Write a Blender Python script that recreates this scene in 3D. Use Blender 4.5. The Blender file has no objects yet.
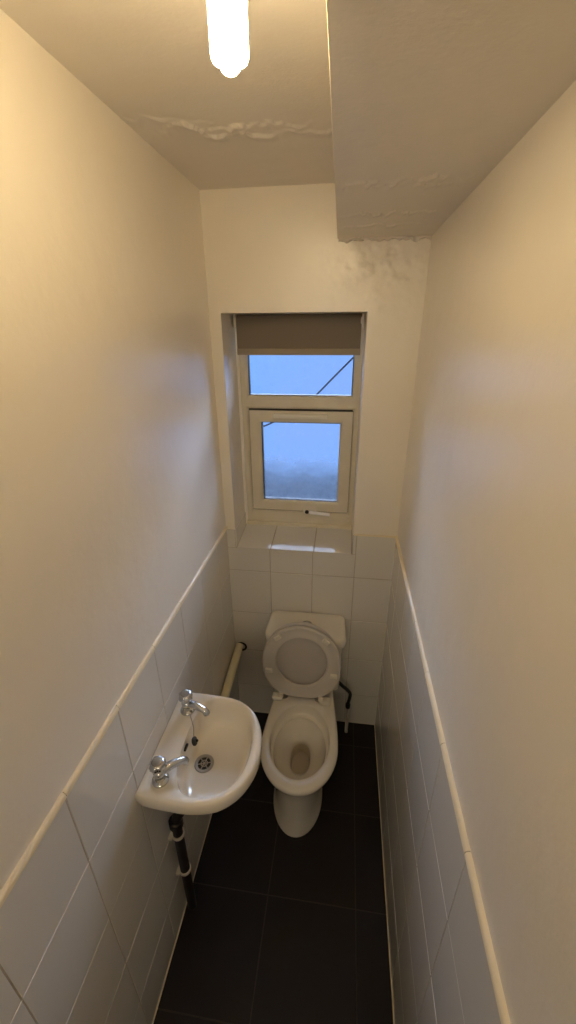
import bpy, bmesh, math, random
from mathutils import Vector, Matrix, noise
random.seed(4)
C = bpy.context.scene.collection
PI = math.pi

# ------------------------------------------------------------------ materials
def mat(name, col, rough=.5, metal=0.0, spec=.5, coat=0.0, bump=None, var=None, emit=None):
    m = bpy.data.materials.new(name); m.use_nodes = True
    nt = m.node_tree; b = nt.nodes['Principled BSDF']
    b.inputs['Base Color'].default_value = (*col, 1)
    b.inputs['Roughness'].default_value = rough
    b.inputs['Metallic'].default_value = metal
    b.inputs['Specular IOR Level'].default_value = spec
    b.inputs['Coat Weight'].default_value = coat
    b.inputs['Coat Roughness'].default_value = .06
    tc = nt.nodes.new('ShaderNodeTexCoord')
    if var:   # (scale, amount, second colour): a stain / tone variation belonging to the surface
        n = nt.nodes.new('ShaderNodeTexNoise'); n.inputs['Scale'].default_value = var[0]; n.inputs['Detail'].default_value = 5
        nt.links.new(tc.outputs['Object'], n.inputs['Vector'])
        r = nt.nodes.new('ShaderNodeMapRange'); r.inputs['From Min'].default_value = .42; r.inputs['From Max'].default_value = .72
        r.inputs['To Max'].default_value = var[1]
        nt.links.new(n.outputs['Fac'], r.inputs['Value'])
        x = nt.nodes.new('ShaderNodeMix'); x.data_type = 'RGBA'
        x.inputs[6].default_value = (*col, 1); x.inputs[7].default_value = (*var[2], 1)
        nt.links.new(r.outputs['Result'], x.inputs[0]); nt.links.new(x.outputs[2], b.inputs['Base Color'])
    if bump:  # list of (scale, distance, strength)
        prev = None
        for sc, dist, st in bump:
            n = nt.nodes.new('ShaderNodeTexNoise'); n.inputs['Scale'].default_value = sc; n.inputs['Detail'].default_value = 3
            nt.links.new(tc.outputs['Object'], n.inputs['Vector'])
            k = nt.nodes.new('ShaderNodeBump'); k.inputs['Distance'].default_value = dist; k.inputs['Strength'].default_value = st
            nt.links.new(n.outputs['Fac'], k.inputs['Height'])
            if prev: nt.links.new(prev.outputs['Normal'], k.inputs['Normal'])
            prev = k
        nt.links.new(prev.outputs['Normal'], b.inputs['Normal'])
    if emit:
        b.inputs['Emission Color'].default_value = (*emit[0], 1); b.inputs['Emission Strength'].default_value = emit[1]
    return m

PAINT = (.84, .79, .70)
M = {}
M['wall'] = mat('wall_paint', PAINT, .33, spec=.85, bump=[(5, .012, .5), (22, .003, .3), (90, .0012, .35)], var=(2.2, .22, (.74, .66, .53)))
M['ceil'] = mat('ceiling_paint', (.76, .715, .65), .5, spec=.35, bump=[(9, .006, .3), (160, .001, .3)])
M['tile'] = mat('white_glazed_tile', (.71, .69, .65), .10, spec=.5, bump=[(7, .0015, .25)])
M['grout'] = mat('tile_grout', (.46, .41, .34), .8, var=(12, .6, (.30, .25, .19)))
M['trim'] = mat('cream_gloss_paint', (.80, .70, .50), .3, bump=[(40, .002, .5)])
M['floor'] = mat('charcoal_floor_tile', (.012, .009, .010), .45, spec=.28, bump=[(60, .001, .3)], var=(9, .5, (.018, .014, .015)))
M['fgrout'] = mat('dark_floor_grout', (.045, .036, .032), .9)
M['porc'] = mat('white_porcelain', (.74, .70, .62), .09, spec=.5, coat=.3)
M['basin'] = mat('basin_porcelain', (.80, .75, .66), .08, spec=.5, coat=.4, var=(6, .35, (.76, .66, .48)))
M['seat'] = mat('seat_plastic', (.62, .58, .52), .28)
M['lidin'] = mat('lid_plastic', (.52, .48, .44), .35)
M['bumper'] = mat('bumper_plastic', (.80, .76, .66), .35)
M['chrome'] = mat('chrome', (.62, .64, .66), .12, metal=1, var=(40, .6, (.40, .39, .38)))
M['dull'] = mat('dull_steel', (.42, .40, .36), .35, metal=1)
M['black'] = mat('black_rubber', (.012, .011, .011), .45)
M['blackpipe'] = mat('black_pipe', (.012, .008, .008), .5)
M['cream'] = mat('cream_pipe_plastic', (.80, .72, .50), .3)
M['pvc'] = mat('white_pvc', (.72, .67, .55), .25, var=(14, .3, (.60, .52, .37)))
M['gasket'] = mat('black_gasket', (.02, .02, .022), .6)
M['blind'] = mat('taupe_blind_fabric', (.20, .165, .125), .9, bump=[(300, .0006, .4)])
M['blindbar'] = mat('taupe_blind_hem', (.33, .28, .21), .7)
M['clip'] = mat('white_clip_plastic', (.72, .66, .55), .4)
M['slime'] = mat('limescale_stained_porcelain', (.62, .56, .46), .12, var=(18, .6, (.48, .40, .29)))
M['hedge'] = mat('dark_hedge', (.0045, .0065, .009), 1.0, spec=.0, var=(9, 1, (.012, .016, .022)))
M['render'] = mat('outer_wall', (.35, .33, .32), .9)
M['door'] = mat('door_paint', (.75, .72, .66), .4)
M['cable'] = mat('matt_black_cable', (.003, .003, .004), 1.0, spec=0)
M['handle'] = mat('white_handle_plastic', (.88, .88, .90), .2)
M['gloss'] = mat('gloss_reveal_paint', (.80, .76, .70), .14, spec=.8, bump=[(30, .002, .4)])
M['hall'] = mat('hall_paint', (.62, .59, .54), .6)
M['hallfloor'] = mat('hall_floor', (.12, .095, .07), .6)
M['hallfill'] = mat('fill_light_pane', (.8, .8, .8), .5, emit=((1.0, .85, .62), 5.3))  # warm glow added to fill the dark lower room
M['tube'] = mat('lamp_tube', (1, 1, 1), .4, emit=((1.0, .76, .42), 90))

def glass_mat(name, fog):
    m = bpy.data.materials.new(name); m.use_nodes = True; nt = m.node_tree
    nt.nodes.remove(nt.nodes['Principled BSDF']); out = nt.nodes['Material Output']
    t = nt.nodes.new('ShaderNodeBsdfTransparent'); t.inputs[0].default_value = (.93, .96, .98, 1)
    g = nt.nodes.new('ShaderNodeBsdfGlossy'); g.inputs['Roughness'].default_value = .03
    fr = nt.nodes.new('ShaderNodeFresnel'); fr.inputs[0].default_value = 1.5
    mx = nt.nodes.new('ShaderNodeMixShader'); nt.links.new(fr.outputs[0], mx.inputs[0])
    nt.links.new(t.outputs[0], mx.inputs[1]); nt.links.new(g.outputs[0], mx.inputs[2])
    # condensation film: a mottled translucent layer over the lower part of the pane
    tc = nt.nodes.new('ShaderNodeTexCoord'); sp = nt.nodes.new('ShaderNodeSeparateXYZ'); nt.links.new(tc.outputs['Object'], sp.inputs[0])
    n = nt.nodes.new('ShaderNodeTexNoise'); n.inputs['Scale'].default_value = 26; n.inputs['Detail'].default_value = 6; n.inputs['Roughness'].default_value = .7
    nt.links.new(tc.outputs['Object'], n.inputs['Vector'])
    tl = nt.nodes.new('ShaderNodeBsdfTranslucent'); tl.inputs[0].default_value = (.09, .11, .135, 1)
    df = nt.nodes.new('ShaderNodeBsdfDiffuse'); df.inputs[0].default_value = (.20, .22, .26, 1)
    ad = nt.nodes.new('ShaderNodeMixShader'); ad.inputs[0].default_value = .12
    rf = nt.nodes.new('ShaderNodeBsdfRefraction'); rf.inputs['Roughness'].default_value = .42; rf.inputs['IOR'].default_value = 1.12; rf.inputs[0].default_value = (.9, .93, .96, 1)
    rt = nt.nodes.new('ShaderNodeMixShader'); rt.inputs[0].default_value = .55; nt.links.new(tl.outputs[0], rt.inputs[1]); nt.links.new(rf.outputs[0], rt.inputs[2])
    nt.links.new(rt.outputs[0], ad.inputs[1]); nt.links.new(df.outputs[0], ad.inputs[2])
    rz = nt.nodes.new('ShaderNodeMapRange'); rz.interpolation_type = 'SMOOTHSTEP'
    rz.inputs['From Min'].default_value = 1.47; rz.inputs['From Max'].default_value = 1.36
    rz.inputs['To Min'].default_value = .06; rz.inputs['To Max'].default_value = fog
    nt.links.new(sp.outputs['Z'], rz.inputs['Value'])
    rn = nt.nodes.new('ShaderNodeMapRange'); rn.inputs['From Min'].default_value = .3; rn.inputs['From Max'].default_value = .7
    rn.inputs['To Min'].default_value = .45; rn.inputs['To Max'].default_value = 1.15
    nt.links.new(n.outputs['Fac'], rn.inputs['Value'])
    mu = nt.nodes.new('ShaderNodeMath'); mu.operation = 'MULTIPLY'; mu.use_clamp = True
    nt.links.new(rz.outputs[0], mu.inputs[0]); nt.links.new(rn.outputs[0], mu.inputs[1])
    m2 = nt.nodes.new('ShaderNodeMixShader'); nt.links.new(mu.outputs[0], m2.inputs[0])
    nt.links.new(mx.outputs[0], m2.inputs[1]); nt.links.new(ad.outputs[0], m2.inputs[2])
    nt.links.new(m2.outputs[0], out.inputs[0])
    return m
M['glass'] = glass_mat('hazy_window_glass', .12)
M['glassfog'] = glass_mat('condensation_window_glass', .85)

# ------------------------------------------------------------------ mesh helpers
def obj(name, bm, m, parent=None, smooth=True, angle=40):
    bmesh.ops.recalc_face_normals(bm, faces=bm.faces)
    me = bpy.data.meshes.new(name); bm.to_mesh(me); bm.free()
    o = bpy.data.objects.new(name, me); C.objects.link(o)
    for k in (m if isinstance(m, (list, tuple)) else [m]): me.materials.append(k)
    if smooth:
        for p in me.polygons: p.use_smooth = True
        me.set_sharp_from_angle(angle=math.radians(angle))
    if parent: o.parent = parent
    return o
def child(name, bm, m, parent, **k):      # geometry given in world coordinates, re-based on the parent's origin
    base = Vector((0, 0, 0)); q = parent
    while q: base += q.location; q = q.parent
    bmesh.ops.translate(bm, verts=bm.verts, vec=-base)
    return obj(name, bm, m, parent, **k)
def thing(name, label, cat, loc=(0, 0, 0), group=None):
    o = bpy.data.objects.new(name, None); C.objects.link(o); o.location = loc
    o.empty_display_size = .05
    o['label'] = label; o['category'] = cat
    if group: o['group'] = group
    return o
def tag(o, label, cat, group=None):
    o['label'] = label; o['category'] = cat
    if group: o['group'] = group
    return o
def structure(o):
    o['kind'] = 'structure'; return o
def box(bm, x0, x1, y0, y1, z0, z1, bev=0, seg=2, mi=0):
    before = set(bm.faces)
    vs = [bm.verts.new((x, y, z)) for x in (x0, x1) for y in (y0, y1) for z in (z0, z1)]
    fs = [(0, 1, 3, 2), (4, 6, 7, 5), (0, 4, 5, 1), (2, 3, 7, 6), (0, 2, 6, 4), (1, 5, 7, 3)]
    faces = [bm.faces.new([vs[i] for i in f]) for f in fs]
    if bev:
        es = list({e for f in faces for e in f.edges})
        bmesh.ops.bevel(bm, geom=es, offset=bev, segments=seg, affect='EDGES', profile=.5)
    if mi:
        for f in set(bm.faces) - before: f.material_index = mi
    return vs
def loft(bm, rings, cap0=True, cap1=True, closed=True, mis=None):
    R_ = [[bm.verts.new(p) for p in r] for r in rings]
    n = len(R_[0])
    for k in range(len(R_) - 1):
        for i in range(n if closed else n - 1):
            j = (i + 1) % n
            f = bm.faces.new((R_[k][i], R_[k][j], R_[k + 1][j], R_[k + 1][i]))
            if mis: f.material_index = mis[k]
    if cap0: bm.faces.new(R_[0][::-1])
    if cap1:
        f = bm.faces.new(R_[-1])
        if mis: f.material_index = mis[-1]
    return R_
def lathe(bm, prof, origin=(0, 0, 0), axis=(0, 0, 1), n=28, wob=None):
    a = Vector(axis).normalized(); u = a.orthogonal().normalized(); v = a.cross(u); o = Vector(origin)
    rings = []
    for r, h in prof:
        rings.append([o + a * h + (u * math.cos(2 * PI * i / n) + v * math.sin(2 * PI * i / n)) * (r * (wob(i / n, h) if wob else 1)) for i in range(n)])
    loft(bm, rings)
def smooth_path(pts, k=8):
    P = [Vector(p) for p in pts]; out = []
    for i in range(len(P) - 1):
        p0 = P[max(i - 1, 0)]; p1 = P[i]; p2 = P[i + 1]; p3 = P[min(i + 2, len(P) - 1)]
        for j in range(k):
            t = j / k
            out.append(.5 * ((2 * p1) + (p2 - p0) * t + (2 * p0 - 5 * p1 + 4 * p2 - p3) * t * t + (3 * p1 - p0 - 3 * p2 + p3) * t ** 3))
    out.append(P[-1]); return out
def tube(bm, pts, r, n=14, flat=1.0):
    P = [Vector(p) for p in pts]; rings = []; u = None
    for i, p in enumerate(P):
        d = (P[min(i + 1, len(P) - 1)] - P[max(i - 1, 0)]).normalized()
        if u is None: u = d.orthogonal().normalized()
        else: u = (u - d * u.dot(d)).normalized()
        v = d.cross(u); rr = r[i] if isinstance(r, (list, tuple)) else r
        rings.append([p + (u * math.cos(2 * PI * k / n) + v * math.sin(2 * PI * k / n) * flat) * rr for k in range(n)])
    loft(bm, rings)
def tile_faces(bm, rects, f, t, gap=.0024, bev=.0012, jig=.00025):
    for (u0, u1, v0, v1) in rects:
        g = gap / 2; a0, a1, b0, b1 = u0 + g, u1 - g, v0 + g, v1 - g
        if a1 - a0 < .004 or b1 - b0 < .004: continue
        q = [(a0, b0), (a1, b0), (a1, b1), (a0, b1)]
        c = [(a0 + bev, b0 + bev), (a1 - bev, b0 + bev), (a1 - bev, b1 - bev), (a0 + bev, b1 - bev)]
        dw = [random.uniform(-jig, jig) for _ in range(3)]
        def w(i): return t + dw[0] + (dw[1] if i in (1, 2) else 0) + (dw[2] if i in (2, 3) else 0)
        A = [bm.verts.new(f(x, y, 0)) for x, y in q]
        B = [bm.verts.new(f(q[i][0], q[i][1], w(i) - bev)) for i in range(4)]
        D = [bm.verts.new(f(c[i][0], c[i][1], w(i))) for i in range(4)]
        for i in range(4):
            j = (i + 1) % 4
            bm.faces.new((A[i], A[j], B[j], B[i])); bm.faces.new((B[i], B[j], D[j], D[i]))
        bm.faces.new(D)
def grid_rects(us, vs): return [(us[i], us[i + 1], vs[j], vs[j + 1]) for i in range(len(us) - 1) for j in range(len(vs) - 1)]

# ------------------------------------------------------------------ room constants
W, H, HB, YF = .76, 2.404, 2.254, -2.06
WX0, WX1, WZ0, WZ1, WD = .042, .572, 1.058, 2.036, .20    # window opening and reveal depth
TOP = 1.158

# floor
bm = bmesh.new(); box(bm, -.1, W + .1, YF - .1, .1, -.06, -.001)
fl = structure(obj('floor', bm, M['fgrout'], smooth=False))
bm = bmesh.new()
xs = [-.026, .307, .640, W]; ys = [-.14 - .332 * k for k in range(7)][::-1] + [0]
xs[0] = 0; ys[0] = YF
tile_faces(bm, grid_rects(xs, ys), lambda u, v, w: (u, v, w - .001), .001, gap=.004, bev=.0006, jig=.0001)
obj('floor_tiles', bm, M['floor'], fl, smooth=False)

# side walls
bm = bmesh.new(); box(bm, -.12, 0, YF, .28, -.05, H + .1); wl = structure(obj('wall_left', bm, M['wall'], smooth=False))
bm = bmesh.new(); box(bm, W, W + .12, YF, .28, -.05, H + .1); wr = structure(obj('wall_right', bm, M['wall'], smooth=False))
bm = bmesh.new()
for a in ((-.12, .06, YF - .1, YF, -.05, H + .1), (.72, W + .12, YF - .1, YF, -.05, H + .1), (.06, .72, YF - .1, YF, 2.30, H + .1)): box(bm, *a)
structure(obj('wall_front', bm, M['wall'], smooth=False))
# door standing open into the hallway
d = bmesh.new(); box(d, .715, .755, YF - .76, YF - .11, .005, 2.015, .002)
for z0, z1 in ((.2, .9), (1.05, 1.85)):
    for ya in (-.69, -.42): box(d, .711, .717, YF + ya, YF + ya + .21, z0, z1, .002)
dr = structure(obj('door_1', d, M['door'], smooth=False))
bm = bmesh.new(); lathe(bm, [(.024, 0), (.024, .006), (.009, .008), (.009, .035), (.022, .045), (.024, .058), (.012, .066)], (.715, YF - .70, 1.0), (-1, 0, 0)); child('door_knob', bm, M['chrome'], dr)

# the unseen hallway behind the photographer, its glowing window added as fill light
bm = bmesh.new()
HY = -3.25
for a in ((-1.3, 2.0, HY - .1, HY, 0, 2.5), (-1.4, -1.3, HY - .1, YF, 0, 2.5), (2.0, 2.1, HY - .1, YF, 0, 2.5), (-1.3, -.12, YF - .1, YF - .001, 0, 2.5), (.88, 2.0, YF - .1, YF - .001, 0, 2.5)): box(bm, *a)
structure(obj('wall_hall', bm, M['hall'], smooth=False))
bm = bmesh.new(); box(bm, -1.4, 2.1, HY - .1, YF - .1, H, H + .1); structure(obj('ceiling_hall', bm, M['hall'], smooth=False))
bm = bmesh.new(); box(bm, -1.4, 2.1, HY - .1, YF - .1, -.06, -.001); structure(obj('floor_hall', bm, M['hallfloor'], smooth=False))
hw_ = bmesh.new()
for a in ((-.14, -.10, HY - .002, HY + .02, 1.71, 2.34), (.88, .92, HY - .002, HY + .02, 1.71, 2.34), (-.14, .92, HY - .002, HY + .02, 2.30, 2.34), (-.14, .92, HY - .002, HY + .02, 1.71, 1.75), (.375, .405, HY - .002, HY + .018, 1.75, 2.3)): box(hw_, *a, bev=.003)
w2 = structure(obj('fill_light_frame', hw_, M['pvc'])); hw_ = bmesh.new(); box(hw_, -.10, .88, HY + .001, HY + .006, 1.75, 2.30); obj('fill_pane', hw_, M['hallfill'], w2, smooth=False)  # unseen glowing pane in a frame, added to brighten the room

# dado tiles on the side walls
ys = [-.165 - .203 * k for k in range(9)]; ys = [YF] + ys[::-1] + [0]; zs = [0, .21, .45, .69, .93, TOP]
for wall, f in ((wl, lambda u, v, w: (w, u, v)), (wr, lambda u, v, w: (W - w, u, v))):
    bm = bmesh.new(); g0 = f(YF, 0, -.01); g1 = f(0, TOP, .0026)
    box(bm, min(g0[0], g1[0]), max(g0[0], g1[0]), YF, 0, 0, TOP); obj('tile_grout', bm, M['grout'], wall, smooth=False)
    bm = bmesh.new(); tile_faces(bm, grid_rects(ys, zs), f, .004, jig=.0003); obj('dado_tiles', bm, M['tile'], wall, smooth=False)

def bar_profile(bm, x0, sgn, w, h, z, y0, y1):     # quarter-round edging on top of the tiles
    pr = [(0, 0), (w, 0), (w, h * .35), (w * .85, h * .7), (w * .5, h * .95), (0, h)]
    rings = [[(x0 + sgn * a, y, z + b) for a, b in pr] for y in (y0, y1)]
    loft(bm, rings)
for n_, x0, s, w_, h_ in (('trim_1', 0, 1, .0075, .013), ('trim_2', W, -1, .009, .012)):
    bm = bmesh.new()
    for i in range(len(ys) - 1): bar_profile(bm, x0, s, w_ + random.uniform(0, .0008), h_, TOP - .002, ys[i] + .0008, ys[i + 1] - .0008)
    structure(obj(n_, bm, M['trim']))
for n_, x0, s in (('trim_3', .004, 1), ('trim_4', W - .004, -1)):   # sealant bead where wall tiles meet the floor
    bm = bmesh.new(); P = [(x0, YF + .02 + k * .04 if YF + .02 + k * .04 < 0 else 0) for k in range(52)]
    pr = [(-.002, -.001), (.004, -.001), (.0025, .002), (-.001, .0045), (-.002, .005)]
    loft(bm, [[(x + s * a * (1 + .35 * noise.noise((y * 9, x0, 0))), y, b * 1.2) for a, b in pr] for x, y in P]); structure(obj(n_, bm, M['trim']))

# back wall with the window opening
bm = bmesh.new()
T = .26
box(bm, 0, WX0, 0, T, 0, H + .1); box(bm, WX1, W, 0, T, 0, H + .1); box(bm, WX0, WX1, 0, T, 0, WZ0); 
# lintel: a slightly lumpy plastered face
nx, nz = 60, 40
box(bm, WX0, WX1, 0, T, WZ1, H + .1)
wb = structure(obj('wall_back', bm, M['wall'], smooth=False))
# plaster skin over the top of the back wall, blistered near the boxing
bm = bmesh.new(); G = {}
def blister(x, z):
    d_ = math.hypot((x - .60) * 1.0, (z - 2.20) * 1.2)
    k = max(0, 1 - d_ / .24)
    n1 = noise.fractal((x * 16, z * 22, 3.1), .8, 2.1, 4)
    return .0015 + .0012 * noise.noise((x * 9, z * 9, 0)) + k * .0045 * max(0, n1 + .25)
def skin(x0, x1, z0, z1, st=.005):
    nx = max(1, round((x1 - x0) / st)); nz = max(1, round((z1 - z0) / st))
    V = [[bm.verts.new((x0 + (x1 - x0) * i / nx, -blister(x0 + (x1 - x0) * i / nx, z0 + (z1 - z0) * j / nz), z0 + (z1 - z0) * j / nz)) for i in range(nx + 1)] for j in range(nz + 1)]
    for j in range(nz):
        for i in range(nx): bm.faces.new((V[j][i], V[j][i + 1], V[j + 1][i + 1], V[j + 1][i]))
skin(0, W, WZ1, H); skin(WX1, W, TOP, WZ1); skin(0, WX0, TOP - .006, WZ1)
bmesh.ops.remove_doubles(bm, verts=bm.verts, dist=.0004)
mw = M['wall'].copy(); mw.name = 'stained_wall_paint'; nt = mw.node_tree
tc = nt.nodes.new('ShaderNodeTexCoord'); n = nt.nodes.new('ShaderNodeTexNoise'); n.inputs['Scale'].default_value = 17; n.inputs['Detail'].default_value = 8; n.inputs['Roughness'].default_value = .65
nt.links.new(tc.outputs['Object'], n.inputs['Vector'])
vd = nt.nodes.new('ShaderNodeVectorMath'); vd.operation = 'DISTANCE'; vd.inputs[1].default_value = (.60, 0, 2.215); nt.links.new(tc.outputs['Object'], vd.inputs[0])
r1 = nt.nodes.new('ShaderNodeMapRange'); r1.inputs['From Min'].default_value = .27; r1.inputs['From Max'].default_value = .03; nt.links.new(vd.outputs['Value'], r1.inputs['Value'])
r2 = nt.nodes.new('ShaderNodeMapRange'); r2.inputs['From Min'].default_value = .50; r2.inputs['From Max'].default_value = .80; r2.inputs['To Max'].default_value = .32; nt.links.new(n.outputs['Fac'], r2.inputs['Value'])
mm = nt.nodes.new('ShaderNodeMath'); mm.operation = 'MULTIPLY'; nt.links.new(r1.outputs[0], mm.inputs[0]); nt.links.new(r2.outputs[0], mm.inputs[1])
mx = nt.nodes.new('ShaderNodeMix'); mx.data_type = 'RGBA'; mx.inputs[7].default_value = (.30, .24, .16, 1)
b = nt.nodes['Principled BSDF']; src = b.inputs['Base Color'].links[0].from_socket
nt.links.new(src, mx.inputs[6]); nt.links.new(mm.outputs[0], mx.inputs[0]); nt.links.new(mx.outputs[2], b.inputs['Base Color'])
obj('plaster', bm, mw, wb, angle=80)
# back dado tiles
f = lambda u, v, w: (u, -w, v)
cx = [0, .20, .397, .588, W]; rz = [0, .21, .456, .697, .94]
R_ = grid_rects(cx, rz) + [(0, .20, .94, WZ0 + .002), (.20, .397, .94, WZ0 + .002), (.397, .588, .94, WZ0 + .002), (.588, W, .94, TOP),
      (0, WX0, WZ0 + .002, TOP - .006), (WX1, .588, WZ0 + .002, TOP)]
bm = bmesh.new(); box(bm, 0, W, -.0026, .005, 0, WZ0); box(bm, 0, WX0, -.0026, .005, WZ0, TOP - .007); box(bm, WX1, W, -.0026, .005, WZ0, TOP); obj('tile_grout', bm, M['grout'], wb, smooth=False)
bm = bmesh.new(); tile_faces(bm, R_, f, .004, jig=.0003); obj('dado_tiles', bm, M['tile'], wb, smooth=False)
bm = bmesh.new(); bar = [(WX1 + .002, -.006), (W, -.006), (W, 0), (WX1 + .002, 0)]
loft(bm, [[(x, y, z) for x, y in bar] for z in (TOP - .001, TOP + .006)]); structure(obj('trim_5', bm, M['trim'], smooth=False))

# ceiling with a torn, peeling paint line; boxing beneath it
def smooth(a, b_, x):
    t = min(1, max(0, (x - a) / (b_ - a))); return t * t * (3 - 2 * t)
def peel_height(x, y, lines):
    h = .0006 * noise.noise((x * 14, y * 14, 5))
    for (y0, amp, drop, x0, x1, sl, sd) in lines:
        yl = y0 + sl * x + amp * noise.fractal((x * 13, sd, 0), .7, 2.2, 4)
        m = smooth(x0 - .02, x0 + .03, x) * (1 - smooth(x1 - .03, x1 + .02, x))
        gate = .35 + .65 * smooth(-.1, .25, noise.noise((x * 19, sd + 7, 0)))
        dd = y - yl
        h += m * gate * drop * (smooth(-.0025, .0015, dd)) * (1 - smooth(.004, .05, dd))
    return h
def peel_sheet(xe, y0, y1, z, lines, st=.0045):
    bm = bmesh.new(); ny = round((y1 - y0) / st); nx = 118; V = []
    for j in range(ny + 1):
        y = y0 + (y1 - y0) * j / ny; a, b_ = xe(y); row = []
        for i in range(nx + 1):
            x = a + (b_ - a) * i / nx; row.append(bm.verts.new((x, y, z - peel_height(x, y, lines))))
        V.append(row)
    for j in range(ny):
        for i in range(nx): bm.faces.new((V[j][i], V[j + 1][i], V[j + 1][i + 1], V[j][i + 1]))
    return bm
bm = bmesh.new(); box(bm, -.12, W + .12, YF - .1, .28, H, H + .1)
ce = structure(obj('ceiling', bm, M['ceil'], smooth=False))
edge = lambda y: .459 + (.484 - .459) * (-y / 1.6)
LN = [(-.475, .05, .0065, .04, .40, .10, 1.0), (-.415, .035, .006, .15, .47, .03, 4.3), (-.52, .03, .003, .0, .2, .2, 8.2)]
bm = peel_sheet(lambda y: (0, edge(y) + .01), YF, 0, H - .0015, LN); obj('peeling_paint', bm, M['ceil'], ce, angle=180)
# boxing
bm = bmesh.new(); Y = [YF, -1.0, 0]
loft(bm, [[(edge(y), y, HB), (W, y, HB), (W, y, H), (edge(y), y, H)] for y in Y])
bx = structure(obj('wall_boxing', bm, M['ceil'], smooth=False))
LN2 = [(-.33, .05, .0045, .47, .74, .0, 2.0), (-.50, .05, .0045, .47, .74, -.15, 5.0), (-.60, .05, .004, .5, .75, .05, 9.0), (-.25, .04, .0025, .46, .7, .1, 12.)]
bm = peel_sheet(lambda y: (edge(y) - .0005, W), YF, 0, HB - .0012, LN2); obj('peeling_paint', bm, M['ceil'], bx, angle=180)
bm = bmesh.new()    # rounded corner bead along the lower edge of the boxing
tube(bm, [(edge(y) + .003, y, HB + .003) for y in (YF, -1.5, -1, -.5, -.25, -.1, 0)], .0042, 10); obj('corner_bead', bm, M['trim'], bx)
bm = bmesh.new()    # lumpy filler along the joint of boxing and back wall
loft(bm, [[(x, a * (1 + .9 * noise.fractal((x * 30, 0, s_), .8, 2, 3)), HB - .001 - c_ * (1 + 1.1 * noise.fractal((x * 26, 9, s_), .8, 2, 3))) for a, c_, s_ in ((.002, 0, 0), (-.012, .0, 1), (-.013, .005, 1), (-.006, .009, 2), (.002, .009, 2))] for x in [.462 + k * .0045 for k in range(67)]])
obj('cracked_filler', bm, M['ceil'], bx, angle=60)

# ------------------------------------------------------------------ window
wn = structure(bpy.data.objects.new('window_1', None)); C.objects.link(wn); wn.location = (.31, WD, 1.08)
def frame(bm, x0, x1, z0, z1, w, ya, yb, wb_=None, wt=None, bev=.004):
    wb_ = w if wb_ is None else wb_; wt = w if wt is None else wt
    # mitred profile: outer flat face then a sloped glazing bead inwards
    prof = [(0, yb), (0, ya), (.62, ya - .0015), (.9, ya + .004), (1.0, ya + .012), (1.0, yb)]
    rings = []
    for t, y in prof:
        a, b_, c_, d_ = x0 + w * t, x1 - w * t, z0 + wb_ * t, z1 - wt * t
        rings.append([(a, y, c_), (b_, y, c_), (b_, y, d_), (a, y, d_)])
    rings.append(rings[0]); loft(bm, rings, cap0=False, cap1=False); bmesh.ops.remove_doubles(bm, verts=bm.verts, dist=1e-6)
FX0, FX1, FZ0, FZ1 = .055, .5725, 1.075, 2.036
y0 = WD
bm = bmesh.new()
frame(bm, FX0, FX1, 1.716 - .035, FZ1, .036, y0, y0 + .026, wb_=.036)                      # upper light
frame(bm, FX0 + .001, FX1 - .001, FZ0, 1.716 - .030, .030, y0 + .001, y0 + .026, wb_=.098, wt=.030)   # opening of the lower light
child('outer_frame', bm, M['pvc'], wn, angle=25)
bm = bmesh.new(); frame(bm, .0885, .546, 1.176, 1.652, .054, y0 - .010, y0 + .018); sash = child('opening_sash', bm, M['pvc'], wn, angle=25)
bm = bmesh.new()
frame(bm, .0868, .5477, 1.1742, 1.6535, .004, y0 - .0006, y0 + .02); frame(bm, .079, .5555, 1.164, 1.668, .018, y0 + .008, y0 + .0245); child('sash_shade_line', bm, M['gasket'], wn, smooth=False)  # black frames: shade line round the sash, and a light-leak blocker added behind
bm = bmesh.new(); frame(bm, .141, .5035, 1.227, 1.6015, .0035, y0 - .002, y0 + .02); child('glazing_gasket', bm, M['gasket'], sash, smooth=False)
bm = bmesh.new(); frame(bm, .090, .5375, 1.716, 2.0, .0035, y0 + .006, y0 + .022); child('glazing_gasket', bm, M['gasket'], wn, smooth=False)
bm = bmesh.new(); box(bm, .09, .54, y0 + .020, y0 + .024, 1.712, 2.002); p1 = obj('glass_pane', bm, M['glass'], smooth=False)
p1.data.transform(Matrix.Translation(-wn.location)); p1.parent = wn
bm = bmesh.new(); box(bm, .14, .5045, y0 + .012, y0 + .016, 1.226, 1.6025); p2 = obj('glass_pane', bm, M['glassfog'], smooth=False)
p2.data.transform(Matrix.Translation(-wn.location)); p2.parent = sash
for m_ in ('glass', 'glassfog'):      # object coordinates are relative to window_1's origin
    for nd in M[m_].node_tree.nodes:
        if nd.type == 'MAP_RANGE' and abs(nd.inputs['From Min'].default_value - 1.47) < 1e-4:
            nd.inputs['From Min'].default_value -= 1.08; nd.inputs['From Max'].default_value -= 1.08
bm = bmesh.new(); box(bm, FX0 - .004, FX1, y0 - .010, y0 + .05, WZ0 + .026, FZ0 + .032, .004); child('bottom_cill', bm, M['pvc'], wn)
bm = bmesh.new(); box(bm, .197, .438, y0 - .026, y0 - .008, 1.622, 1.641, .004)
box(bm, .203, .432, y0 - .029, y0 - .022, 1.629, 1.638, .002); child('trickle_vent', bm, M['bumper'], sash)
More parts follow.
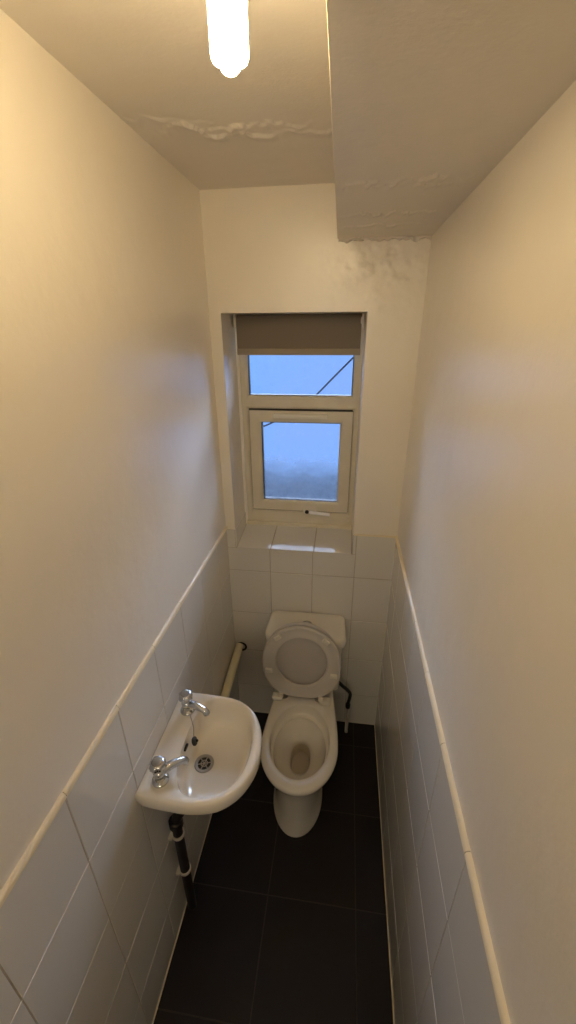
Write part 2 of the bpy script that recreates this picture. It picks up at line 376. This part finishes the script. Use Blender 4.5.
# handle: base plate, spindle boss, lever
bm = bmesh.new(); box(bm, .335, .398, y0 - .018, y0 - .009, 1.166, 1.190, .005); hd = child('handle_base', bm, M['bumper'], wn)
bm = bmesh.new(); tube(bm, smooth_path([(.372, y0 - .016, 1.178), (.372, y0 - .034, 1.179), (.392, y0 - .040, 1.181), (.43, y0 - .040, 1.178), (.462, y0 - .037, 1.173)], 5), .0085, 12); child('lever', bm, M['handle'], hd)
bm = bmesh.new(); lathe(bm, [(.0095, 0), (.0095, .004), (.007, .005)], (.352, y0 - .017, 1.175), (0, -1, 0), 16); child('keyhole', bm, M['black'], hd)
for z in (1.125, 1.150):
    bm = bmesh.new(); box(bm, .545, .556, y0 - .008, y0 + .001, z, z + .012, .002); child('hinge_block', bm, M['clip'], wn)
# sill and reveal tiles
bm = bmesh.new(); tile_faces(bm, grid_rects([WX0 + .0045, .204, .401, WX1], [-.0055, WD - .002]), lambda u, v, w: (u, v, WZ0 + v * .125 + w), .008, bev=.002, jig=.0004, gap=.003)
sl = structure(obj('window_sill', bm, M['tile'], smooth=False)); sl.name = 'trim_6'
bm = bmesh.new(); loft(bm, [[(x, -.002, WZ0 - .03), (x, WD, WZ0 - .03), (x, WD, WZ0 + .031), (x, -.002, WZ0 + .006)] for x in (WX0, WX1)]); obj('tile_grout', bm, M['grout'], sl, smooth=False)
bm = bmesh.new(); tile_faces(bm, [(-.002, .195, WZ0 + .004, TOP - .004)], lambda u, v, w: (WX0 + w, u, v), .005); structure(obj('trim_7', bm, M['tile'], smooth=False))
bm = bmesh.new(); rr = [(FX0 - .001, WD - .006), (WX0, WD - .006), (WX0, WD + .04), (FX0 - .001, WD + .04)]   # narrow batten between reveal and frame
loft(bm, [[(x, y, z) for x, y in rr] for z in (WZ0 + .02, WZ1)]); structure(obj('trim_8', bm, M['wall'], smooth=False))

bm = bmesh.new(); box(bm, WX0 - .001, WX0 + .0012, .0005, WD + .03, TOP - .003, WZ1); obj('reveal_lining', bm, M['gloss'], wb, smooth=False)
# roller blind
rb = thing('roller_blind', 'taupe roller blind pulled part way down over the top of the window', 'blind', (.31, .165, 2.03))
bm = bmesh.new(); N = 20
path = [(y_, z_) for y_, z_ in [(.178, 2.03), (.160, 2.034), (.148, 2.024), (.145, 2.008), (.1455, 1.95), (.146, 1.907)]]
pts = smooth_path([(0, a, b_) for a, b_ in path], 5); outer = [(p.y, p.z) for p in pts]; inner = [(a + .0012, b_ - .0004) for a, b_ in outer][::-1]
loft(bm, [[(x, a, b_) for a, b_ in outer + inner] for x in (.062, .558)]); child('fabric', bm, M['blind'], rb)
bm = bmesh.new(); lathe(bm, [(.003, 0), (.0195, .001), (.0195, .495), (.003, .496)], (.062, .168, 2.010), (1, 0, 0), 24); child('roller_tube', bm, M['blindbar'], rb)
bm = bmesh.new(); box(bm, .061, .559, .1425, .1495, 1.884, 1.909, .002); child('bottom_bar', bm, M['blindbar'], rb)
for x in (.052, .5595):
    bm = bmesh.new(); box(bm, x, x + .008, .143, .196, 1.985, 2.034, .003); child('bracket', bm, M['clip'], rb)
bm = bmesh.new(); lathe(bm, [(.021, 0), (.024, .002), (.024, .008), (.021, .010)], (.5535, .166, 2.008), (1, 0, 0), 24); child('chain_wheel', bm, M['clip'], rb)
bm = bmesh.new()
for k in range(64):
    for dy in (-.017, .017): bmesh.ops.create_icosphere(bm, subdivisions=1, radius=.0021, matrix=Matrix.Translation((.5655, .15 + dy * (.6 if k > 58 else 1), 2.0 - k * .0062)))
tube(bm, [(.5655, .133, 2.0), (.5655, .133, 1.62), (.5655, .14, 1.604), (.5655, .15, 1.60), (.5655, .16, 1.604), (.5655, .167, 1.62), (.5655, .167, 2.0)], .0009, 6); child('bead_chain', bm, M['clip'], rb)

# ------------------------------------------------------------------ toilet
TX = .386
TL = thing('toilet', 'white close-coupled toilet with its seat and lid raised, under the window', 'toilet', (TX, -.35, 0))
def pan_ring(z, yf, ym, yb, hw, hb, cx=0, nf=28, nb=12, tb=2.0):
    pts = []
    def sx(y): return TX + cx + (-(y + .2)) * .008      # the pan stands very slightly askew
    for i in range(nf + 1):
        a = PI * i / nf; y = ym + (yf - ym) * math.sin(a); pts.append((sx(y) + hw * math.cos(a), y, z))
    for i in range(1, nb + 1):
        t = i / nb; y = ym + (yb - ym) * t; s = t * t * (3 - 2 * t); pts.append((sx(y) - (hw + (hb - hw) * s), y, z))
    for i in range(nb, 0, -1):
        t = i / nb; y = ym + (yb - ym) * t; s = t * t * (3 - 2 * t); pts.append((sx(y) + (hw + (hb - hw) * s), y, z))
    return pts
NP = 29 + 24
def ell_ring(z, yc, ax, ay, cx=0, p=2.0):
    # same vertex order as pan_ring
    out = []; cxs = TX + cx + (-(yc + .2)) * .008
    A_ = [PI * i / 28 for i in range(29)] + [PI + PI * (i + 1) / 25 for i in range(24)]
    for a in A_:
        c_, s_ = math.cos(a), math.sin(a)
        out.append((cxs + ax * math.copysign(abs(c_) ** (2 / p), c_), yc - ay * math.copysign(abs(s_) ** (2 / p), s_), z))
    return out
rings = [pan_ring(0, -.598, -.42, -.14, .112, .095, -.008), pan_ring(.012, -.598, -.42, -.14, .112, .095, -.008), pan_ring(.022, -.591, -.42, -.14, .106, .09, -.008),
         pan_ring(.10, -.585, -.42, -.14, .098, .088, -.008), pan_ring(.20, -.580, -.42, -.12, .098, .09, -.006), pan_ring(.26, -.588, -.43, -.10, .108, .10, -.004),
         pan_ring(.31, -.612, -.44, -.06, .130, .110), pan_ring(.345, -.638, -.45, -.03, .149, .118), pan_ring(.368, -.652, -.455, -.02, .158, .122),
         pan_ring(.388, -.659, -.455, -.015, .162, .122), pan_ring(.396, -.657, -.455, -.017, .160, .120), pan_ring(.401, -.650, -.455, -.025, .153, .114)]
rings += [ell_ring(.401, -.432, .130, .177), ell_ring(.399, -.432, .1265, .1735), ell_ring(.393, -.432, .125, .172), ell_ring(.350, -.432, .124, .171), ell_ring(.343, -.434, .121, .166),
          ell_ring(.340, -.437, .112, .152), ell_ring(.325, -.437, .108, .146), ell_ring(.29, -.440, .093, .124), ell_ring(.262, -.430, .070, .098), ell_ring(.245, -.418, .052, .082),
          ell_ring(.232, -.405, .044, .072, p=2.3), ell_ring(.20, -.402, .040, .062, p=2.4), ell_ring(.160, -.400, .037, .054, p=2.4)]
bm = bmesh.new(); loft(bm, rings, mis=[0] * (len(rings) - 3) + [1, 1, 1])
pan = child('pan', bm, [M['porc'], M['slime']], TL, angle=50)
bm = bmesh.new(); loft(bm, [ell_ring(.190, -.4015, .0395, .0605, p=2.4), ell_ring(.189, -.4015, .0395, .0605, p=2.4)])
wat = mat('standing_water', (.48, .43, .34), .03, spec=.4); child('water', bm, wat, pan)
# cistern
def rr_ring(x0, x1, ya, yb, z, r, k=6, inset=0):   # rounded rectangle; ya back (near wall), yb front
    x0 += inset; x1 -= inset; ya -= inset; yb += inset; r = max(.003, r - inset); out = []
    for cx_, cy_, a0 in ((x1 - r, ya - r, 0), (x0 + r, ya - r, PI / 2), (x0 + r, yb + r, PI), (x1 - r, yb + r, 1.5 * PI)):
        for i in range(k + 1):
            a = a0 + PI / 2 * i / k; out.append((cx_ + r * math.cos(a), cy_ + r * math.sin(a), z))
    return out
def trap(ring, ya, yb, xm, s0):     # narrower towards the wall
    return [(xm + (x - xm) * (s0 + (1 - s0) * (y - ya) / (yb - ya)), y, z) for x, y, z in ring]
CX = .382
bm = bmesh.new()
S = [(.400, .020, .012), (.408, .008, 0), (.45, .006, 0), (.60, .002, 0), (.690, 0, 0)]
loft(bm, [trap(rr_ring(CX - .174 + a, CX + .174 - a, -.014, -.176 + a * .8, z, .03, inset=i_), -.014, -.176, CX, .93) for z, a, i_ in S]); child('cistern', bm, M['porc'], TL)
bm = bmesh.new()
loft(bm, [trap(rr_ring(CX - .186, CX + .186, -.006, -.194, z, .034, inset=i_), -.006, -.194, CX, .955) for z, i_ in ((.684, .012), (.685, .004), (.690, 0), (.718, 0), (.726, .002), (.7315, .007), (.734, .016), (.7355, .04))]); ld = child('cistern_lid', bm, M['porc'], TL)
bm = bmesh.new(); lathe(bm, [(.026, 0), (.026, .004), (.0225, .006), (.021, .004), (.0005, .004)], (CX + .002, -.108, .735)); bt = child('flush_button', bm, M['dull'], TL); bt['label'] = 'round dull chrome flush button'
bm = bmesh.new(); box(bm, CX - .018, CX + .0005, -.122, -.094, .7385, .7425, .002); box(bm, CX + .003, CX + .021, -.122, -.094, .7385, .7425, .002); child('button_half', bm, M['chrome'], bt)
# seat ring and lid, raised
SX = .372
def seat_out(n=56, hw=.176, zc=.618, top=.811, bot=.432, hb=.142):
    out = []
    for i in range(n):
        a = 2 * PI * i / n; c_, s_ = math.cos(a), math.sin(a)
        if s_ >= 0: out.append((hw * c_, zc + (top - zc) * s_))
        else:
            p = 3.4; q = abs(s_) ** (2 / p)
            x = math.copysign(abs(c_) ** (2 / (2 + (p - 2) * abs(s_))), c_) * (hw + (hb - hw) * abs(s_) ** 1.5)
            out.append((x, zc - (zc - bot) * q))
    return out
def seat_in(n=56, zc=.626, hw=.114, h=.131): return [(hw * math.cos(2 * PI * i / n), zc + h * math.sin(2 * PI * i / n)) for i in range(n)]
def lean(z): return -(.252 - (z - .42) * .075)      # y of the front-facing underside at height z
def SP(x, z, d): return (SX + x, lean(z) + d, z)    # d: back towards the cistern
O_, I_ = seat_out(), seat_in()
def mixr(t): return [(a[0] + (b_[0] - a[0]) * t, a[1] + (b_[1] - a[1]) * t) for a, b_ in zip(O_, I_)]
bm = bmesh.new(); rg = []
for t, d_ in ((0, .012), (.0, .006), (.03, .001), (.12, 0), (.30, .0035), (.72, .0035), (.90, 0), (.97, .001), (1.0, .006), (1, .012), (.9, .017), (.5, .021), (.1, .017), (0, .012)):
    rg.append([SP(x, z, d_) for x, z in mixr(t)])
loft(bm, rg, False, False); bmesh.ops.remove_doubles(bm, verts=bm.verts, dist=1e-6)
seat = child('seat', bm, M['seat'], TL, angle=60)
def bumper(x, z, ang, L=.032, w=.019):
    bm = bmesh.new(); box(bm, -L / 2, L / 2, -.009, .004, -w / 2, w / 2, .003)
    bmesh.ops.transform(bm, matrix=Matrix.Translation(SP(x, z, 0)) @ Matrix.Rotation(ang, 4, 'Y'), verts=bm.verts)
    return bm
for x, z, a in ((-.105, .752, -.65), (.105, .752, .65), (-.146, .572, .0), (.146, .572, .0)):
    child('bumper', bumper(x, z, a), M['bumper'], seat)
bm = bmesh.new(); O2 = seat_out(hw=.173, top=.818, bot=.429)
loft(bm, [[SP(x * k, .62 + (z - .62) * k, d_) for x, z in O2] for k, d_ in ((.06, .026), (.60, .026), (.88, .0255), (.93, .0225), (.975, .0225), (1.0, .027), (.995, .033), (.95, .037), (.5, .041), (.06, .042))])
child('lid', bm, M['lidin'], TL, angle=60)
for s in (-1, 1):
    hx = SX + s * .087
    bm = bmesh.new(); lathe(bm, [(.019, 0), (.019, .004), (.013, .007), (.013, .016), (.009, .019)], (hx + s * -.006, -.222, .400)); hg = child('hinge', bm, M['dull'], TL)
    bm = bmesh.new(); box(bm, min(hx, hx + s * .046), max(hx, hx + s * .046), -.262, -.228, .408, .428, .005)
    box(bm, hx + s * .004 - .010, hx + s * .004 + .010, -.26, -.236, .425, .452, .004); child('hinge_block', bm, M['bumper'], hg)

# water supply beside the toilet
sp = thing('supply_pipe', 'thin pale water pipe and black flexible hose beside the toilet', 'pipe', (.600, -.062, 0))
bm = bmesh.new(); tube(bm, [(.600, -.062, 0), (.600, -.062, .10), (.600, -.060, .200)], .0085); child('riser', bm, M['lidin'], sp)
bm = bmesh.new(); tube(bm, smooth_path([(.600, -.060, .190), (.601, -.060, .215), (.606, -.062, .25), (.606, -.066, .285), (.59, -.072, .315), (.566, -.078, .345), (.545, -.082, .372)], 6), .0085); child('hose', bm, M['black'], sp)
bm = bmesh.new(); lathe(bm, [(.0105, 0), (.0125, .003), (.0125, .028), (.0105, .031)], (.600, -.0605, .178), n=8); child('nut', bm, M['black'], sp)

# ------------------------------------------------------------------ wash basin
WBn = thing('washbasin', 'small white wall-hung washbasin with two chrome taps on the left wall', 'washbasin', (.12, -.82, .78))
ctrl = [(.0045, -.985), (.03, -.993), (.09, -.997), (.16, -.997), (.225, -.982), (.275, -.943), (.305, -.885), (.313, -.82), (.303, -.755), (.272, -.697), (.225, -.660), (.17, -.645), (.11, -.642), (.05, -.643), (.018, -.648), (.0045, -.662)]
front = smooth_path([(x, y, 0) for x, y in ctrl], 4)
outl = [(p.x, p.y) for p in front]
nb_ = 11
outl += [(.0045, -.662 + (-.985 + .662) * k / (nb_ + 1)) for k in range(1, nb_ + 1)]
ic = [(.098, -.930), (.118, -.958), (.155, -.970), (.20, -.964), (.243, -.940), (.272, -.893), (.284, -.83), (.279, -.765), (.256, -.705), (.215, -.672), (.165, -.664), (.115, -.673), (.089, -.70), (.081, -.75), (.080, -.82), (.085, -.885), (.098, -.930)]
inn = smooth_path([(x, y, 0) for x, y in ic], 6)[:-1]; inn = [(p.x, p.y) for p in inn]
# resample the bowl outline so that both outlines pair up
def resample(pts, n, start):
    P = pts + [pts[0]]; L = [0]
    for i in range(len(P) - 1): L.append(L[-1] + math.dist(P[i], P[i + 1]))
    out = []; k = 0
    for i in range(n):
        s = L[-1] * i / n
        while L[k + 1] < s: k += 1
        t = (s - L[k]) / (L[k + 1] - L[k]); out.append((P[k][0] + (P[k + 1][0] - P[k][0]) * t, P[k][1] + (P[k + 1][1] - P[k][1]) * t))
    return out
n_ = 96
A = resample(outl, n_, 0); B = resample(inn, n_, 0)
# align by angle about the bowl's centre
bc = (.175, -.815)
def at_angle(poly, a):
    best = None; d = (math.cos(a), math.sin(a))
    for i in range(len(poly)):
        p, q = poly[i], poly[(i + 1) % len(poly)]
        ex, ey = q[0] - p[0], q[1] - p[1]; den = d[0] * ey - d[1] * ex
        if abs(den) < 1e-12: continue
        px_, py_ = p[0] - bc[0], p[1] - bc[1]
        t = (px_ * ey - py_ * ex) / den; u = (px_ * d[1] - py_ * d[0]) / den
        if t > 0 and -1e-9 <= u <= 1 + 1e-9: best = t if best is None else max(best, t)
    return best
ang = [2 * PI * i / 128 for i in range(128)]
for cxy in ((.0045, -.985), (.0045, -.662)):
    a = math.atan2(cxy[1] - bc[1], cxy[0] - bc[0]) % (2 * PI); j = min(range(128), key=lambda i: abs(ang[i] - a)); ang[j] = a
RA = [at_angle(outl, a) for a in ang]; RB = [at_angle(inn, a) for a in ang]
dc = (.127, -.806)     # the waste
def bring(t, z, edge_in=0.0):   # t 0 = outer outline, 1 = bowl outline
    out = []
    for a, ra, rb_ in zip(ang, RA, RB):
        r = ra + (rb_ - ra) * t - edge_in; out.append((bc[0] + r * math.cos(a), bc[1] + r * math.sin(a), z))
    return out
def bowl(s, z, e=1.0):   # s 1 = bowl outline, 0 = waste hole
    out = []
    for a, rb_ in zip(ang, RB):
        x, y = bc[0] + rb_ * math.cos(a), bc[1] + rb_ * math.sin(a)
        wx, wy = dc[0] + .021 * math.cos(a), dc[1] + .021 * math.sin(a)
        out.append((wx + (x - wx) * s, wy + (y - wy) * s, z))
    return out
def under(s, z):
    out = []
    for a, ra in zip(ang, RA):
        x, y = bc[0] + ra * math.cos(a), bc[1] + ra * math.sin(a); tx, ty = dc[0] + .05 * math.cos(a), dc[1] + .05 * math.sin(a)
        x, y = tx + (x - tx) * s, ty + (y - ty) * s
        out.append((max(x, .0045), y, z))
    return out
rings = [under(.0, .688), under(.35, .695), under(.62, .722), under(.80, .765), under(.90, .795), under(.955, .803), bring(0, .808, .003), bring(0, .815), bring(0, .838),
         bring(0, .8465, .002), bring(0, .851, .006), bring(.25, .8525, .004), bring(.62, .8515), bring(.88, .849), bring(1, .844), bowl(.975, .834), bowl(.945, .81), bowl(.90, .78),
         bowl(.82, .757), bowl(.68, .744), bowl(.45, .7385), bowl(.2, .735), bowl(.06, .7335), bowl(0, .731)]
bm = bmesh.new(); loft(bm, rings); bowlo = child('bowl', bm, M['basin'], WBn, angle=55)
# waste
bm = bmesh.new(); lathe(bm, [(.030, .7315), (.0305, .7355), (.028, .7375), (.021, .7365), (.020, .733), (.0195, .731)], (dc[0], dc[1], 0), n=32); ws = child('drain', bm, M['dull'], WBn)
bm = bmesh.new(); lathe(bm, [(.0205, .7325), (.0205, .7338)], (dc[0], dc[1], 0)); child('drain_hole', bm, M['black'], ws)
bm = bmesh.new()
for k in range(3):
    a = PI * k / 3 + .3; c_, s_ = math.cos(a), math.sin(a)
    tube(bm, [(dc[0] - c_ * .020, dc[1] - s_ * .020, .7350), (dc[0] + c_ * .020, dc[1] + s_ * .020, .7350)], .0016, 8)
tube(bm, [(dc[0] + .010 * math.cos(2 * PI * k / 20), dc[1] + .010 * math.sin(2 * PI * k / 20), .7350) for k in range(21)], .0015, 6); child('grate', bm, M['dull'], ws)
# overflow slot in the tap-side wall of the bowl
bm = bmesh.new(); 
ov = [(.0045 * math.cos(2 * PI * k / 16), .013 * math.sin(2 * PI * k / 16)) for k in range(16)]
loft(bm, [[(.0835 + d_, -.822 + b_, .823 + a) for a, b_ in ov] for d_ in (-.004, .0035)]); child('overflow', bm, M['black'], WBn)
# taps
def tap(x, y, ang, hot):
    tp = bpy.data.objects.new('tap', None); C.objects.link(tp); tp.parent = WBn; tp.location = Vector((x, y, .852)) - WBn.location
    def add(name, bm, m, par): return obj(name, bm, m, par, angle=45)
    bm = bmesh.new(); lathe(bm, [(.023, 0), (.0235, .003), (.022, .006), (.015, .010), (.0135, .016), (.0145, .024), (.0165, .030), (.0165, .038), (.013, .043), (.0085, .045), (.0085, .053)]); body = add('body', bm, M['chrome'], tp)
    bm = bmesh.new(); d = Vector((math.cos(ang), math.sin(ang), 0))
    P = smooth_path([d * .004 + Vector((0, 0, .030)), d * .03 + Vector((0, 0, .034)), d * .054 + Vector((0, 0, .031)), d * .068 + Vector((0, 0, .026)), d * .073 + Vector((0, 0, .016))], 5)
    tube(bm, P, [.0135 - .0035 * min(1, i / (len(P) * .55)) + (.001 if i > len(P) - 5 else 0) for i in range(len(P))], 16); add('spout', bm, M['chrome'], tp)
    bm = bmesh.new(); lathe(bm, [(.010, .050), (.0185, .052), (.0215, .056), (.0215, .066), (.0195, .072), (.0165, .075), (.014, .0755), (.013, .0745), (.001, .0745)], n=64,
          wob=lambda t, h: 1 + (.055 * math.cos(2 * PI * t * 8) if .051 < h < .073 else 0)); kb = add('handle', bm, M['chrome'], tp)
    bm = bmesh.new(); lathe(bm, [(.0125, .0740), (.0125, .0762), (.010, .0768), (.001, .0770)]); add('cap', bm, M['dull'], kb)
    return tp
t1 = tap(.060, -.942, math.radians(42), True); t2 = tap(.054, -.717, math.radians(-14), False)
t1['label'] = 'chrome tap nearer the doorway'; t2['label'] = 'chrome tap nearer the window'
# plug on its chain
def bowl_side(z): return .088 + (.844 - z) * .09
bm = bmesh.new(); P = smooth_path([(.066, -.728, .8535), (.073, -.742, .8535), (.080, -.752, .850), (.087, -.762, .838), (.090, -.772, .822), (.091, -.782, .808)], 6)
tube(bm, P, .0014, 6)
for p in P[::1]: bmesh.ops.create_icosphere(bm, subdivisions=1, radius=.0021, matrix=Matrix.Translation(p))
pc = child('plug_chain', bm, M['dull'], WBn)
bm = bmesh.new(); lathe(bm, [(.010, 0), (.0135, .003), (.0135, .008), (.011, .011), (.004, .012), (.004, .016), (.0015, .018)], (.090, -.786, .802), (.92, .15, .25)); child('plug', bm, M['black'], WBn)
WBn.location += Vector((.0, -.009, .012))
# ------------------------------------------------------------------ pipes
bp = thing('waste_pipe', 'black vertical waste pipe clipped to the tiles under the washbasin', 'pipe', (.030, -.873, 0))
bm = bmesh.new(); tube(bm, smooth_path([(.030, -.873, -.0), (.030, -.873, .20), (.030, -.873, .42), (.031, -.872, .52), (.046, -.862, .565), (.080, -.840, .585), (.110, -.822, .60), (.127, -.812, .625), (.127, -.812, .688)], 6), .0165, 18); child('pipe', bm, M['blackpipe'], bp)
bm = bmesh.new(); lathe(bm, [(.0175, 0), (.023, .004), (.023, .030), (.0175, .034)], (.030, -.873, .505), n=12); child('coupling', bm, M['blackpipe'], bp)
for z in (.455, .245):
    bm = bmesh.new(); r0, r1 = .0172, .0205; pa = [(r1 * math.cos(a), r1 * math.sin(a)) for a in [(-150 + 20 * k) * PI / 180 for k in range(16)]]; pb = [(r0 / r1 * a, r0 / r1 * b_) for a, b_ in pa][::-1]
    loft(bm, [[(.030 + a, -.873 + b_, zz) for a, b_ in pa + pb] for zz in (z, z + .012)])
    box(bm, .004, .016, -.895, -.851, z, z + .012, .001); child('pipe_clip', bm, M['clip'], bp)
cp = thing('drain_pipe', 'cream plastic pipe running along the left wall into the back wall', 'pipe', (.030, -.3, .45))
bm = bmesh.new(); tube(bm, smooth_path([(.026, .0, .478), (.028, -.15, .469), (.031, -.30, .459), (.032, -.50, .447), (.030, -.60, .441), (.020, -.625, .438), (.001, -.632, .437)], 6), .0195, 20); child('pipe', bm, M['cream'], cp)
bm = bmesh.new(); N = 24; rings = []
for r_, y_ in ((.029, -.0046), (.029, -.0056), (.018, -.0056), (.018, -.0046)):
    rings.append([(.037 + r_ * math.cos(2 * PI * i / N), y_, .474 + r_ * math.sin(2 * PI * i / N)) for i in range(N)])
loft(bm, rings, False, False); child('wall_hole', bm, M['black'], cp)

# ------------------------------------------------------------------ lamp
LX, LY, LZ = .373, -1.05, 2.236
lm = thing('ceiling_lamp', 'bare lit fluorescent stick bulb hanging from a holder on the ceiling', 'lamp', (LX, LY, H))
bm = bmesh.new(); lathe(bm, [(.045, 0), (.045, -.010), (.040, -.018), (.022, -.024), (.020, -.045), (.002, -.045)], (LX, LY, H - .002)); child('lamp_holder', bm, M['bumper'], lm)
bm = bmesh.new(); lathe(bm, [(.014, -.040), (.019, -.046), (.0215, -.052), (.0215, -.070), (.017, -.074), (.002, -.074)], (LX, LY, H)); bb = child('bulb_base', bm, M['bumper'], lm)
for k in range(3):
    a0 = PI / 2 + .235 + 2 * PI * k / 3; r_ = .0120; c = Vector((LX + r_ * math.cos(a0), LY + r_ * math.sin(a0), 0)); t_ = Vector((-math.sin(a0), math.cos(a0), 0)) * .0068
    zt = H - .072; zb = LZ + .006 + .0068; P = [c + t_ + Vector((0, 0, zt)), c + t_ + Vector((0, 0, (zt + zb) / 2))]
    for i in range(9):
        a = PI * i / 8; P.append(c + t_ * math.cos(a) + Vector((0, 0, zb - .0068 * math.sin(a))))
    P += [c - t_ + Vector((0, 0, (zt + zb) / 2)), c - t_ + Vector((0, 0, zt))]
    bm = bmesh.new(); tube(bm, P, .0060, 12); child('tube', bm, M['tube'], bb)

# ------------------------------------------------------------------ outdoors, seen through the panes
bm = bmesh.new(); V = []
nx, nz = 90, 40
for j in range(nz + 1):
    row = []
    for i in range(nx + 1):
        x = -2.6 + 6.2 * i / nx; z = -.8 + 1.44 * j / nz
        n1 = noise.fractal((x * 5, z * 5, 0), .9, 2.1, 4)
        row.append(bm.verts.new((x, 2.2 + .12 * n1 + (.10 * max(0, j / nz - .8)), z + .05 * noise.noise((x * 6, 3, z)))))
    V.append(row)
for j in range(nz):
    for i in range(nx): bm.faces.new((V[j][i], V[j][i + 1], V[j + 1][i + 1], V[j + 1][i]))
hg_ = obj('hedge', bm, M['hedge'], smooth=False); tag(hg_, 'dark blurred hedge outside, seen through the lower window pane', 'hedge')
ca = bmesh.new(); CY = 1.0
P = smooth_path([(1.3, CY, 2.55), (.90, CY, 2.165), (.588, CY, 1.862), (.442, CY, 1.716), (.317, CY, 1.590), (.20, CY, 1.50), (.0755, CY, 1.437), (-.0176, CY, 1.396), (-.166, CY, 1.35), (-.6, CY, 1.25)], 5)
tube(ca, P, .0052, 8); tag(obj('cable', ca, M['cable']), 'thin dark cable sagging across the sky outside the window', 'cable')
w = bpy.data.worlds.new('World'); bpy.context.scene.world = w; w.use_nodes = True; nt = w.node_tree
bg = nt.nodes['Background']; tc = nt.nodes.new('ShaderNodeTexCoord'); n = nt.nodes.new('ShaderNodeTexNoise'); n.inputs['Scale'].default_value = 1.7; n.inputs['Detail'].default_value = 1
nt.links.new(tc.outputs['Generated'], n.inputs['Vector'])
r = nt.nodes.new('ShaderNodeMapRange'); r.inputs['From Min'].default_value = .35; r.inputs['From Max'].default_value = .70; nt.links.new(n.outputs['Fac'], r.inputs['Value'])
x = nt.nodes.new('ShaderNodeMix'); x.data_type = 'RGBA'; x.inputs[6].default_value = (.17, .385, .88, 1); x.inputs[7].default_value = (.24, .39, .84, 1)
nt.links.new(r.outputs[0], x.inputs[0]); 
sq = nt.nodes.new('ShaderNodeSeparateXYZ'); nt.links.new(tc.outputs['Generated'], sq.inputs[0]); gq = nt.nodes.new('ShaderNodeMapRange'); gq.inputs['From Max'].default_value = .3
nt.links.new(sq.outputs['Z'], gq.inputs['Value']); xq = nt.nodes.new('ShaderNodeMix'); xq.data_type = 'RGBA'; xq.inputs[7].default_value = (.48, .58, .80, 1)
nt.links.new(gq.outputs[0], xq.inputs[0]); nt.links.new(x.outputs[2], xq.inputs[6]); nt.links.new(xq.outputs[2], bg.inputs['Color']); 
sp_ = nt.nodes.new('ShaderNodeSeparateXYZ'); nt.links.new(tc.outputs['Generated'], sp_.inputs[0])
g_ = nt.nodes.new('ShaderNodeMapRange'); g_.inputs['From Min'].default_value = .0; g_.inputs['From Max'].default_value = .45; g_.inputs['To Min'].default_value = 1.3; g_.inputs['To Max'].default_value = 38.0
nt.links.new(sp_.outputs['Z'], g_.inputs['Value']); nt.links.new(g_.outputs[0], bg.inputs['Strength'])

# ------------------------------------------------------------------ camera
cd = bpy.data.cameras.new('camera'); cam = bpy.data.objects.new('camera', cd); C.objects.link(cam)
yaw, pitch, roll = .137, .424, -.008
f_ = Vector((-math.sin(yaw) * math.cos(pitch), math.cos(yaw) * math.cos(pitch), -math.sin(pitch)))
r_ = Vector((math.cos(yaw), math.sin(yaw), 0)); u_ = r_.cross(f_)
r2 = r_ * math.cos(roll) + u_ * math.sin(roll); u2 = u_ * math.cos(roll) - r_ * math.sin(roll)
m4 = Matrix((( r2.x, u2.x, -f_.x, .509), (r2.y, u2.y, -f_.y, -1.621), (r2.z, u2.z, -f_.z, 1.991), (0, 0, 0, 1)))
cam.matrix_world = m4
cd.sensor_fit = 'VERTICAL'; cd.sensor_height = 36; cd.lens = 411.544 * 36 / 1024; cd.clip_start = .01
bpy.context.scene.camera = cam
vs = bpy.context.scene.view_settings; vs.view_transform = 'Standard'; vs.look = 'None'; vs.gamma = 1; vs.use_curve_mapping = False; vs.exposure = .10
cy = bpy.context.scene.cycles; cy.max_bounces = 12; cy.diffuse_bounces = 8; cy.transparent_max_bounces = 12
cy.caustics_reflective = False; cy.caustics_refractive = False; cy.sample_clamp_indirect = 6
